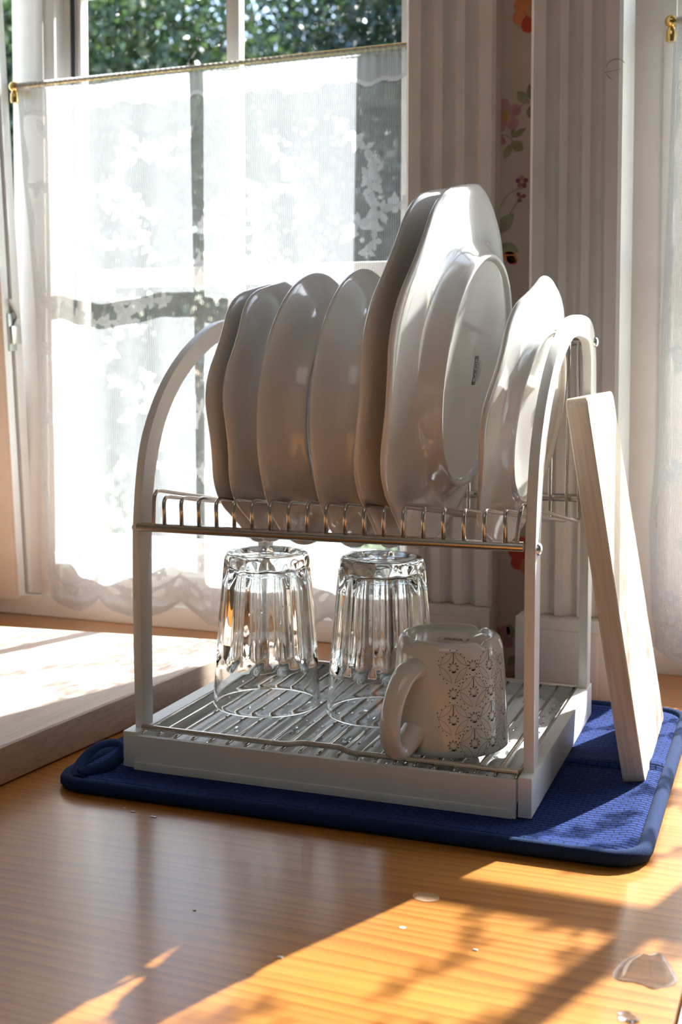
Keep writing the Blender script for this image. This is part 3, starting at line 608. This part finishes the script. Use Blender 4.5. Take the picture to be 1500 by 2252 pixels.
# lower grid
gz = 0.0302
grid = tube('grid_front_rail', fillet([(0.0008, 0.0085, zz(0.0342)), (0.1185, 0.0085, zz(0.0335)), (0.1300, 0.0110, zz(0.0352)), (0.1590, 0.0110, zz(0.0349)), (0.1665, 0.0085, zz(0.0330)), (0.2880, 0.0085, zz(0.0330))], 0.006, 4), 0.0021, M_STEEL, rack, 12)
tube('grid_back_rail', [(0.0022, 0.2400, zz(0.0338)), (0.2885, 0.2400, zz(0.0338))], 0.0021, M_STEEL, rack, 12)
Vg, Fg = tube_data([(0, 0.0045, zz(0.0292)), (0, 0.0060, zz(gz)), (0, 0.2420, zz(0.0312))], 0.0013, 8); gme = bpy.data.meshes.new('grid_wire'); gme.from_pydata([tuple(v) for v in Vg], [], Fg); gme.materials.append(M_STEEL); gme.polygons.foreach_set('use_smooth', [True]*len(gme.polygons))
for k in range(21):
    o = bpy.data.objects.new('grid_wire', gme); COL.objects.link(o); o.parent = rack; o.location = (0.0015+0.2855*k/20, 0, 0)

# ------------------------------------------------------------------ plates
EX = Vector((math.cos(ROT), math.sin(ROT), 0)); EY = Vector((-math.sin(ROT), math.cos(ROT), 0)); EZ = Vector((0, 0, 1)); A0 = Vector((-0.481, 0.7831, 0))
def rk(x, y, z): return A0+EX*x+EY*y+EZ*z
def plate_mesh(R, depth, wave, nl, phase, th=0.0042):
    if not wave: return soup_mesh(R, depth, th)
    # front surface from centre to lip, then back surface with its foot ring
    f = [(0.0, -1.0), (0.30, -1.0), (0.50, -0.985), (0.56, -0.93), (0.605, -0.80), (0.640, -0.60), (0.668, -0.42), (0.70, -0.30), (0.76, -0.215), (0.84, -0.13), (0.92, -0.055), (0.965, -0.012), (0.985, 0.0)]
    fr = [(a*R, b*depth) for a, b in f]
    lip = [(0.995*R, -0.0004), (1.0*R, -0.0014), (0.998*R, -0.0026), (0.985*R, -0.0036)]
    bk = [(0.96*R, -0.05*depth-th), (0.90*R, -0.085*depth-th), (0.82*R, -0.165*depth-th), (0.765*R, -0.245*depth-th), (0.725*R, -0.35*depth-th), (0.695*R, -0.50*depth-th), (0.672*R, -0.68*depth-th), (0.655*R, -0.82*depth-th)]
    zf = -depth-th-0.0022
    bk += [(0.643*R, -0.93*depth-th), (0.636*R, zf+0.0012), (0.626*R, zf), (0.612*R, zf), (0.602*R, zf+0.0010), (0.592*R, -depth-th+0.0010), (0.56*R, -depth-th+0.0016), (0.30*R, -depth-th+0.0016), (0.0, -depth-th+0.0016)]
    n = 192
    def rf(r, z, a):
        q = max(0, (r/R-0.60)/0.40); c = math.cos(nl*(a-phase)); c = math.copysign(abs(c)**0.8, c); return r*(1+wave*c*q**1.6)
    def zf_(r, z, a):
        q = max(0, (r/R-0.66)/0.34); return z+wave*R*0.55*math.cos(nl*(a-phase))*q**2
    return fr+lip+bk, n, rf, zf_
def soup_mesh(R, depth, th):
    fr = [(a*R, b*depth) for a, b in ((0, -1), (0.40, -1), (0.62, -0.97), (0.68, -0.86), (0.72, -0.68), (0.76, -0.52), (0.82, -0.36), (0.90, -0.17), (0.96, -0.05), (0.985, 0.0))]
    d = -depth-th; lip = [(0.995*R, -0.0004), (1.0*R, -0.0014), (0.998*R, -0.0026), (0.985*R, -0.0036)]
    bk = [(0.95*R, -0.07*depth-th), (0.88*R, -0.21*depth-th), (0.81*R, -0.38*depth-th), (0.775*R, -0.52*depth-th), (0.755*R, -0.70*depth-th), (0.745*R, -0.88*depth-th), (0.738*R, d-0.0018), (0.730*R, d-0.0024), (0.720*R, d-0.0022), (0.712*R, d-0.0008), (0.700*R, d+0.0002), (0.60*R, d+0.0008), (0.30*R, d+0.0012), (0, d+0.0012)]
    return fr+lip+bk, 160, None, None
def mark(parent, zl, sc, rot):
    """maker's stamp under the foot: framed oval with letters and three lines"""
    g = M_INK
    def to(u, v): c, s = math.cos(rot), math.sin(rot); return (u*c-v*s)*sc, (u*s+v*c)*sc
    def bar(u0, u1, v0, v1, mat=g, nm='stamp_line', up_=0.00015):
        p = [to(u0, v0), to(u1, v0), to(u1, v1), to(u0, v1)]; mesh(nm, [(a, b, zl-up_) for a, b in p], [(0, 1, 2, 3)], mat, parent)
    for (u0, u1, v0, v1) in ((-11, 11, 3.9, 4.4), (-11, 11, -4.4, -3.9), (-11, -10.5, -4.4, 4.4), (10.5, 11, -4.4, 4.4)): bar(u0/1000, u1/1000, v0/1000, v1/1000, g, 'stamp_frame')
    V = []; F = []; n = 32
    for k in range(n):
        a = 2*PI*k/n
        for q in (1.0, 0.90): x, y = to(0.0104*q*math.cos(a), 0.0038*q*math.sin(a)); V.append((x, y, zl-0.00015))
    for k in range(n): F.append((2*k, 2*k+1, (2*k+3) % (2*n), (2*k+2) % (2*n)))
    mesh('stamp_oval', V, F, g, parent)
    for su in (-1, 1):
        for sv in (-1, 1):
            p = [to(su*0.0108, sv*0.0042), to(su*0.0062, sv*0.0042), to(su*0.0108, sv*0.0016)]; mesh('stamp_corner', [(a, b, zl-0.00015) for a, b in p], [(0, 1, 2)], g, parent)
    x, y = to(0, 0); text_mesh('stamp_letters', 'IKEA', 0.0066*sc, g, parent, (x, y, zl-0.00012), (PI, 0, -rot) if False else (PI, 0, rot))
    for i, (wd, v) in enumerate(((0.0085, -0.0066), (0.0070, -0.0088), (0.0075, -0.0110), (0.0045, -0.0150))): bar(-wd, wd, v-0.0003, v+0.0003, M_INK2)
def plate(R, depth, wave, nl, phase, x, y, z, th, ph, front, label, group, stamp=False, th_=0.0042, roll=0.0):
    prof, n, rf, zf_ = plate_mesh(R, depth, wave, nl, phase, th_)
    o = lathe('plate', prof, n, M_PORC, None, rf, zf_)
    u = EY*math.cos(ph)+EX*math.sin(ph); v = EZ*math.cos(th)+(EX*math.cos(ph)-EY*math.sin(ph))*math.sin(th)
    nrm = u.cross(v)                                  # towards +X side of the rack
    if nrm.dot(EX) < 0: nrm = -nrm
    zax = nrm if front else -nrm
    yax = v; xax = yax.cross(zax)
    M_ = Matrix((xax, yax, zax)).transposed().to_4x4(); M_.translation = rk(x, y, z); o.matrix_world = M_
    if stamp: mark(o, -depth-th_+0.0016, 1.0, stamp)
    return tag(o, label, 'plate', group)
G = 'plates standing in the dish rack'
plate(0.1028, 0.0165, 0.017, 8, math.radians(11.5), 0.0594, 0.1092, 0.2690, -0.0107, 0.0305, False, 'wavy-edged white side plate first from the left in the rack', G)
plate(0.1028, 0.0165, 0.017, 8, math.radians(11.5), 0.0708, 0.1058, 0.2703, 0.0031, -0.0084, False, 'wavy-edged white side plate second from the left in the rack', G)
plate(0.1072, 0.0200, 0, 8, 0, 0.1014, 0.1067, 0.2720, 0.0366, 0.0237, False, 'smooth round white soup plate third from the left in the rack', G)
plate(0.1085, 0.0200, 0, 8, 0, 0.1405, 0.1091, 0.2730, 0.0229, 0.0137, False, 'smooth round white soup plate just left of the large plates', G)
plate(0.1386, 0.0190, 0.014, 8, math.radians(13), 0.1885, 0.1130, 0.3047, 0.1365, 0.0252, False, 'large wavy-edged dinner plate half hidden behind the other large plate', G)
plate(0.1392, 0.0190, 0.014, 8, math.radians(13), 0.2095, 0.1102, 0.3060, 0.1331, 0.0330, False, 'tallest wavy-edged dinner plate showing its sunlit underside and stamp', G, stamp=-PI/2)
plate(0.1040, 0.0090, 0.017, 8, 0.0, 0.2640, 0.1270, 0.2700, 0.1550, 0.0664, False, 'wavy-edged small plate underside seen through the right arch of the rack', G, stamp=PI/2, th_=0.0038)

# ------------------------------------------------------------------ tumblers, upside down
H = 0.1245
def tumbler(cx, cy, zb, ang, label):
    R0, R1 = 0.0435, 0.0338; NF = 12
    def ro(z): return R0+(R1-R0)*z/H+0.0008*math.sin(PI*z/H)
    outer_ = [(ro(0.0)-0.0011, 0.0), (ro(0.0)-0.0002, 0.0006), (ro(0.0), 0.0016)]+[(ro(z), z) for z in np.linspace(0.004, H-0.006, 46)]+[(ro(H)-0.0002, H-0.0035), (ro(H)-0.0012, H-0.0012), (ro(H)-0.0035, H)]
    top = [(0.0245, H-0.0002), (0.0200, H-0.0022), (0.0100, H-0.0034), (0.0, H-0.0036)]
    bot = [(0.0, H-0.0130), (0.0120, H-0.0128), (0.0225, H-0.0122), (0.0258, H-0.0142), (0.0272, H-0.0190)]
    def ri(z): return ro(z)-(0.0019 if z < 0.036 else 0.0019+0.0029*min(1, (z-0.036)/0.014))
    inn = [(ri(z), z) for z in np.linspace(H-0.026, 0.004, 34)]+[(ri(0.002), 0.0012), (ro(0)-0.0016, 0.0002)]
    nout = len(outer_)
    def rf(r, z, a):
        if r < ro(min(z, H))-0.0014 or z < 0.028: return r
        c = math.cos(NF*a/2.0); s_ = math.sin(NF*a/2.0)
        lim = 0.0340+0.0070*s_**2                           # flutes end in arches
        k = min(1, max(0, (z-lim)/0.006)); k = k*k*(3-2*k); k *= 1-0.85*min(1, max(0, (z-(H-0.016))/0.012))
        return r-k*0.0030*(abs(c)**1.2)
    o = lathe('glass_tumbler', outer_+top+bot+inn+[outer_[0]], 216, M_GLASS, None, rf)
    o.location = (cx, cy, zb); o.rotation_euler = (0, 0, ang)
    rr_ = random.Random(int(cx*1e4)); V_ = []; F_ = []
    for i in range(46):                                    # clinging droplets
        z = rr_.choice([rr_.uniform(0.006, 0.034), rr_.uniform(0.035, 0.112)]); a = rr_.uniform(0, 2*PI); r = rr_.uniform(0.0004, 0.0011); cxx = rf(ro(z), z, a)
        c = Vector((cxx*math.cos(a), cxx*math.sin(a), z)); nx_ = Vector((math.cos(a), math.sin(a), 0)); tx = Vector((-math.sin(a), math.cos(a), 0)); b = len(V_); st = rr_.uniform(1.0, 2.0)
        V_.append(c+nx_*r*0.8)
        for q, hh_ in ((0.7, 0.6), (1.0, -0.15)):
            for k in range(8): t = 2*PI*k/8; V_.append(c+tx*r*q*math.cos(t)+Vector((0, 0, r*q*st*math.sin(t)))+nx_*r*hh_)
        for k in range(8): F_.append((b, b+1+k, b+1+(k+1) % 8)); F_.append((b+1+k, b+9+k, b+9+(k+1) % 8, b+1+(k+1) % 8))
        F_.append(tuple(b+9+k for k in range(8))[::-1])
    stuff(autosmooth(mesh('droplets', V_, F_, M_WATER, o), 60))
    return tag(o, label, 'glass', 'upturned glass tumblers')
tumbler(-0.4233, 0.8902, 0.0327, 0.2, 'fluted clear glass tumbler upside down at the left of the tray')
tumbler(-0.3285, 0.9007, 0.0327, 0.45, 'fluted clear glass tumbler upside down partly behind the mug')

# ------------------------------------------------------------------ mug, upside down
mug = empty('mug', (-0.2580, 0.8540, 0.0325), (math.radians(0.6), 0, 0)); tag(mug, 'white mug with dark dot and petal pattern upside down on tray', 'mug')
HM = 0.0795; RM0, RM1 = 0.0432, 0.0378
def rm(z): return RM0+(RM1-RM0)*z/HM+0.0006*math.sin(PI*z/HM)
po = [(rm(0)-0.0012, 0.0), (rm(0)-0.0002, 0.0008), (rm(0), 0.002)]+[(rm(z), z) for z in np.linspace(0.006, HM-0.007, 14)]+[(rm(HM)-0.0004, HM-0.0045), (rm(HM)-0.0016, HM-0.0018), (rm(HM)-0.0040, HM-0.0002), (rm(HM)-0.0055, HM), (rm(HM)-0.0070, HM-0.0006), (rm(HM)-0.0085, HM-0.0030), (0.022, HM-0.0036), (0.0, HM-0.0038)]
pi_ = [(0.0, HM-0.0078), (0.026, HM-0.0076), (0.0325, HM-0.0110), (rm(HM-.02)-0.0035, HM-0.020)]+[(rm(z)-0.0032, z) for z in np.linspace(HM-0.03, 0.004, 8)]+[(rm(0)-0.0026, 0.0004), (rm(0)-0.0012, 0.0)]
NOTCH = [math.radians(a) for a in (65, 232, 330)]
def mz(r, z, a):
    if z > HM-0.0032 and r > 0.029:
        for q in NOTCH:
            dd = (a-q+PI) % (2*PI)-PI; z -= 0.0034*math.exp(-(dd/0.10)**2)*min(1, (z-(HM-0.0036))/0.0025)
    return z
lathe('body', po+pi_, 120, M_MUG, mug, None, mz)
HA = math.radians(-73.2-38)                             # handle points forward and a little left
hc = smooth_curve([(rm(.060)-0.004, 0.0605), (0.0455, 0.0600), (0.0540, 0.0550), (0.0620, 0.0430), (0.0665, 0.0280), (0.0660, 0.0140), (0.0610, 0.0065), (0.0540, 0.0060), (0.0475, 0.0105), (rm(.014)-0.003, 0.0165)], 6)
hr = [0.0082*(1.0+0.25*abs(math.cos(PI*i/(len(hc)-1)))**3) for i in range(len(hc))]
hp = [(p.x*math.cos(HA), p.x*math.sin(HA), p.y) for p in hc]
tube('handle', hp, hr, M_MUG, mug, 16, 0.72)
def onmug(a, z, lift=0.00015): r = rm(z)+lift; return (r*math.cos(a), r*math.sin(a), z)
Vi = []; Fi = []; Vg_ = []; Fg_ = []; Vr = []; Fr = []
def ribbon(pts, wd, V_, F_):
    """pts in (arc metres, z) about angle a0"""
    b = len(V_)
    for i, (a, z) in enumerate(pts):
        a2, z2 = pts[min(i+1, len(pts)-1)]; a1, z1 = pts[max(i-1, 0)]; dx, dz = a2-a1, z2-z1; l = math.hypot(dx, dz) or 1; nx_, nz_ = -dz/l*wd, dx/l*wd
        V_.append(onmug((a+nx_)/0.041, z+nz_)); V_.append(onmug((a-nx_)/0.041, z-nz_))
    for i in range(len(pts)-1): F_.append((b+2*i, b+2*i+1, b+2*i+3, b+2*i+2))
def dot(a, z, r, V_, F_, n=8):
    b = len(V_)
    for k in range(n): V_.append(onmug((a+r*math.cos(2*PI*k/n))/0.041, z+r*math.sin(2*PI*k/n), 0.0002))
    F_.append(tuple(range(b, b+n)))
def ring(a, z, r0, r1, V_, F_, n=20):
    b = len(V_)
    for k in range(n):
        t = 2*PI*k/n
        for q in (r0, r1): V_.append(onmug((a+q*math.cos(t))/0.041, z+q*math.sin(t)))
    for k in range(n): F_.append((b+2*k, b+2*k+1, b+(2*k+3) % (2*n), b+(2*k+2) % (2*n)))
def petal(a, z, ang, ln, wd):
    p = [(a+ln*t*math.cos(ang)-s*wd*math.sin(PI*t)*math.sin(ang), z+ln*t*math.sin(ang)+s*wd*math.sin(PI*t)*math.cos(ang)) for s, T in ((1, np.linspace(0, 1, 10)), (-1, np.linspace(1, 0, 10))) for t in T]
    ribbon(p, 0.00011, Vg_, Fg_)
def motif(a, z, pend):
    ring(a, z, 0.0022, 0.0029, Vr, Fr)
    for k in range(9): dot(a+0.0034*math.cos(2*PI*k/9+0.3), z+0.0034*math.sin(2*PI*k/9+0.3), 0.00046, Vi, Fi)
    for (da, dz) in ((-0.0004, -0.0033), (0.0006, -0.0034)): dot(a+da, z+dz, 0.0006, Vi, Fi)
    if not pend: return
    if z < 0.066: ribbon([(a, z+0.0034), (a, z+0.0104)], 0.00024, Vi, Fi)
    for sg in (-1, 1):
        petal(a+sg*0.0006, z+0.0108, math.atan2(-0.0098, sg*0.0094), 0.0134, 0.0020); petal(a+sg*0.0103, z+0.0003, math.atan2(-0.0112, -sg*0.0094), 0.0142, 0.0021)
        for k in range(4): dot(a+sg*(0.0026+0.0028*k), z+0.0120-0.0026*k, 0.00042, Vi, Fi)
        for k in range(3): dot(a+sg*(0.0098-0.0026*k), z-0.0052-0.0030*k, 0.00042, Vi, Fi)
    dot(a+0.0106, z+0.0012, 0.0004, Vi, Fi); dot(a-0.0106, z+0.0012, 0.0004, Vi, Fi)
for c in range(12):
    a = (math.radians(-69.5)+c*math.radians(20.7))*0.041
    for r_ in range(4):
        z = 0.0640-0.0182*r_+(0.001 if c % 2 else 0)
        motif(a, z, (r_+c) % 2 == 0)
mesh('printed_dots', Vi, Fi, M_INK, mug); mesh('printed_petals', Vg_, Fg_, M_INK2, mug); mesh('printed_rings', Vr, Fr, M_RING, mug)
st = empty('maker_stamp', (0.004, -0.004, HM-0.0036)); st.parent = mug
def stp(nm, x0, x1, y0, y1): mesh(nm, [(x0, y0, .0002), (x1, y0, .0002), (x1, y1, .0002), (x0, y1, .0002)], [(0, 1, 2, 3)], M_INK, st)
for b in ((-.011, .011, .0040, .0045), (-.011, .011, -.0045, -.0040), (-.011, -.0105, -.0045, .0045), (.0105, .011, -.0045, .0045)): stp('stamp_frame', *b)
text_mesh('stamp_letters', 'IKEA', 0.0072, M_INK, st, (0, 0, .0002), (0, 0, 0)); stp('stamp_line', -.010, .004, -.0085, -.0079); stp('stamp_line', -.012, .002, -.0110, -.0104)

# ------------------------------------------------------------------ cutting boards
def big_board():
    P0 = Vector((-0.5581, 0.7221)); P1 = Vector((-0.5307, 1.0956)); ba = Vector((-0.816, 1.0588))-P1; ba.normalize(); dr = (P1-P0).normalized()
    q = [P1, P0-dr*0.12, P0-dr*0.12+ba*0.46, P1+ba*0.46]
    o = prism('cutting_board', [(p.x, p.y) for p in q], 'z', 0.0003, 0.0300, M_BEECH, None, 0.0035, 3)
    tag(o, 'thick pale beech cutting board lying flat left of the rack', 'cutting board'); return o
big_board()
def lean_board():
    B1 = Vector((-0.1210, 0.8866, 0.0052)); u = Vector((-0.0516, 0.9987, 0)); v = Vector((-0.1601, -0.0083, 0.9871)); n = u.cross(v).normalized()
    bm = bmesh.new(); th = 0.0160; L_, W_ = 0.2837, 0.1740; r = 0.008; pts = []
    def corner(cx, cy, a0):
        for k in range(5): a = a0+PI/2*k/4; pts.append((cx+r*math.cos(a), cy+r*math.sin(a)))
    corner(W_-r, r, -PI/2); corner(W_-r-0.012, L_-r, 0); corner(r, L_-r, PI/2); corner(r, r, PI)
    f = [bm.verts.new((p[0], p[1], 0)) for p in pts]; b = [bm.verts.new((p[0], p[1], -th)) for p in pts]; k_ = len(pts)
    bm.faces.new(f); bm.faces.new(b[::-1])
    for i in range(k_): bm.faces.new((f[i], f[(i+1) % k_], b[(i+1) % k_], b[i]))
    bmesh.ops.recalc_face_normals(bm, faces=bm.faces)
    es = [e for e in bm.edges if len(e.link_faces) == 2 and e.calc_face_angle(0) > 1.2]; bmesh.ops.bevel(bm, geom=es, offset=0.0022, segments=3, affect='EDGES', profile=0.6)
    o = autosmooth(frombm('cutting_board', bm, M_BEECH2), 35)
    M_ = Matrix((u, v, n)).transposed().to_4x4(); M_.translation = B1; o.matrix_world = M_
    tag(o, 'small upright beech cutting board leaning on the rack, its right face sunlit', 'cutting board')
lean_board()

# ------------------------------------------------------------------ garden trees
def tree(x, y, h, rad, n, mat, label, seed, zbase=-1.5, low=0.12, leafs=0.10):
    rng = np.random.default_rng(seed)
    root = empty('garden_tree', (x, y, zbase)); tag(root, label, 'tree', 'trees outside the window')
    lean = rng.normal(0, .12, 2)
    tp = smooth_curve([(0, 0, 0), (lean[0]*.4, lean[1]*.4, h*.35), (lean[0], lean[1], h*.72), (lean[0]*1.3, lean[1]*1.3, h*.97)], 4)
    tube('trunk', tp, [max(0.015, 0.13*(1-i/(len(tp)-1))) for i in range(len(tp))], M_BARK, root, 8)
    VB = []; FB = []
    ncl = 70; cl = []
    for k in range(ncl):
        t = low+(1-low)*rng.random()**0.85; zc = h*t; prof_ = math.sin(PI*min(1, (0.22+0.78*(1-t))))**0.7 if t > .35 else 0.75+0.25*t/.35
        a = rng.random()*2*PI; rr_ = rad*prof_*math.sqrt(rng.random())*0.95; cl.append((rr_*math.cos(a), rr_*math.sin(a), zc))
        if k < 26:
            b = len(VB); v_, f_ = tube_data([(lean[0]*t, lean[1]*t, max(0.2, zc-0.5)), (rr_*.5*math.cos(a), rr_*.5*math.sin(a), zc-.15), cl[-1]], [0.03, 0.018, 0.006], 5); VB += v_; FB += [tuple(i+b for i in ff) for ff in f_]
    stuff(mesh('branches', VB, FB, M_BARK, root))
    cl = np.array(cl); ci = rng.integers(0, ncl, n); c = cl[ci]+rng.normal(0, rad*0.20, (n, 3))*np.array([1, 1, 0.75])
    d1 = rng.normal(0, 1, (n, 3)); d1[:, 2] -= 0.5; d1 /= np.linalg.norm(d1, axis=1)[:, None]; d2 = np.cross(d1, rng.normal(0, 1, (n, 3))); d2 /= np.linalg.norm(d2, axis=1)[:, None]; d3 = np.cross(d1, d2)
    L_ = leafs*rng.uniform(0.7, 1.3, n)[:, None]; W_ = L_*0.34
    P = np.stack([c, c+d1*L_*.45+d2*W_+d3*W_*.25, c+d1*L_, c+d1*L_*.45-d2*W_+d3*W_*.25], 1).reshape(-1, 3)
    idx = np.arange(n)*4; q = np.concatenate([np.stack([idx, idx+1, idx+2], 1), np.stack([idx, idx+2, idx+3], 1)]).astype(np.int32)
    me = bpy.data.meshes.new('foliage'); me.vertices.add(len(P)); me.vertices.foreach_set('co', P.ravel()); me.loops.add(q.size); me.loops.foreach_set('vertex_index', q.ravel()); me.polygons.add(len(q)); me.polygons.foreach_set('loop_start', np.arange(0, q.size, 3, dtype=np.int32)); me.update(calc_edges=True)
    at = me.attributes.new('tone', 'FLOAT', 'POINT'); at.data.foreach_set('value', np.repeat(np.clip(rng.normal(0.5, .28, n), 0, 1), 4).astype(np.float32))
    stuff(link('foliage', me, mat, root))
tree(-6.3, 8.0, 4.7, 1.25, 38000, M_LEAF, 'light green leafy tree at the far left beyond the tilted window', 1, leafs=0.062)
tree(-4.4, 7.6, 4.4, 1.00, 34000, M_LEAF, 'light green leafy tree seen above the left part of the curtain', 2, leafs=0.062)
tree(-3.1, 10.2, 5.6, 1.45, 36000, M_LEAF2, 'dark green tree seen above the curtain rod left of the muntin', 3, leafs=0.070)
tree(-1.9, 8.3, 4.8, 1.15, 34000, M_LEAF2, 'dark green tree seen above the curtain rod right of the muntin', 4, leafs=0.066)
tree(-8.6, 11.6, 6.6, 2.0, 24000, M_LEAF2, 'large dark tree farther back at the left of the garden', 5, leafs=0.11)
tree(-5.3, 13.0, 7.2, 2.1, 28000, M_LEAF2, 'large dark tree farther back behind the middle of the left window', 6, leafs=0.11)
tree(-1.5, 13.6, 6.4, 2.1, 24000, M_LEAF2, 'broad dark tree farther back behind the wall between the windows', 7, leafs=0.11)
tree(1.3, 11.0, 4.4, 1.6, 12000, M_LEAF, 'pale green tree outside the right window behind the lace', 8, leafs=0.12)
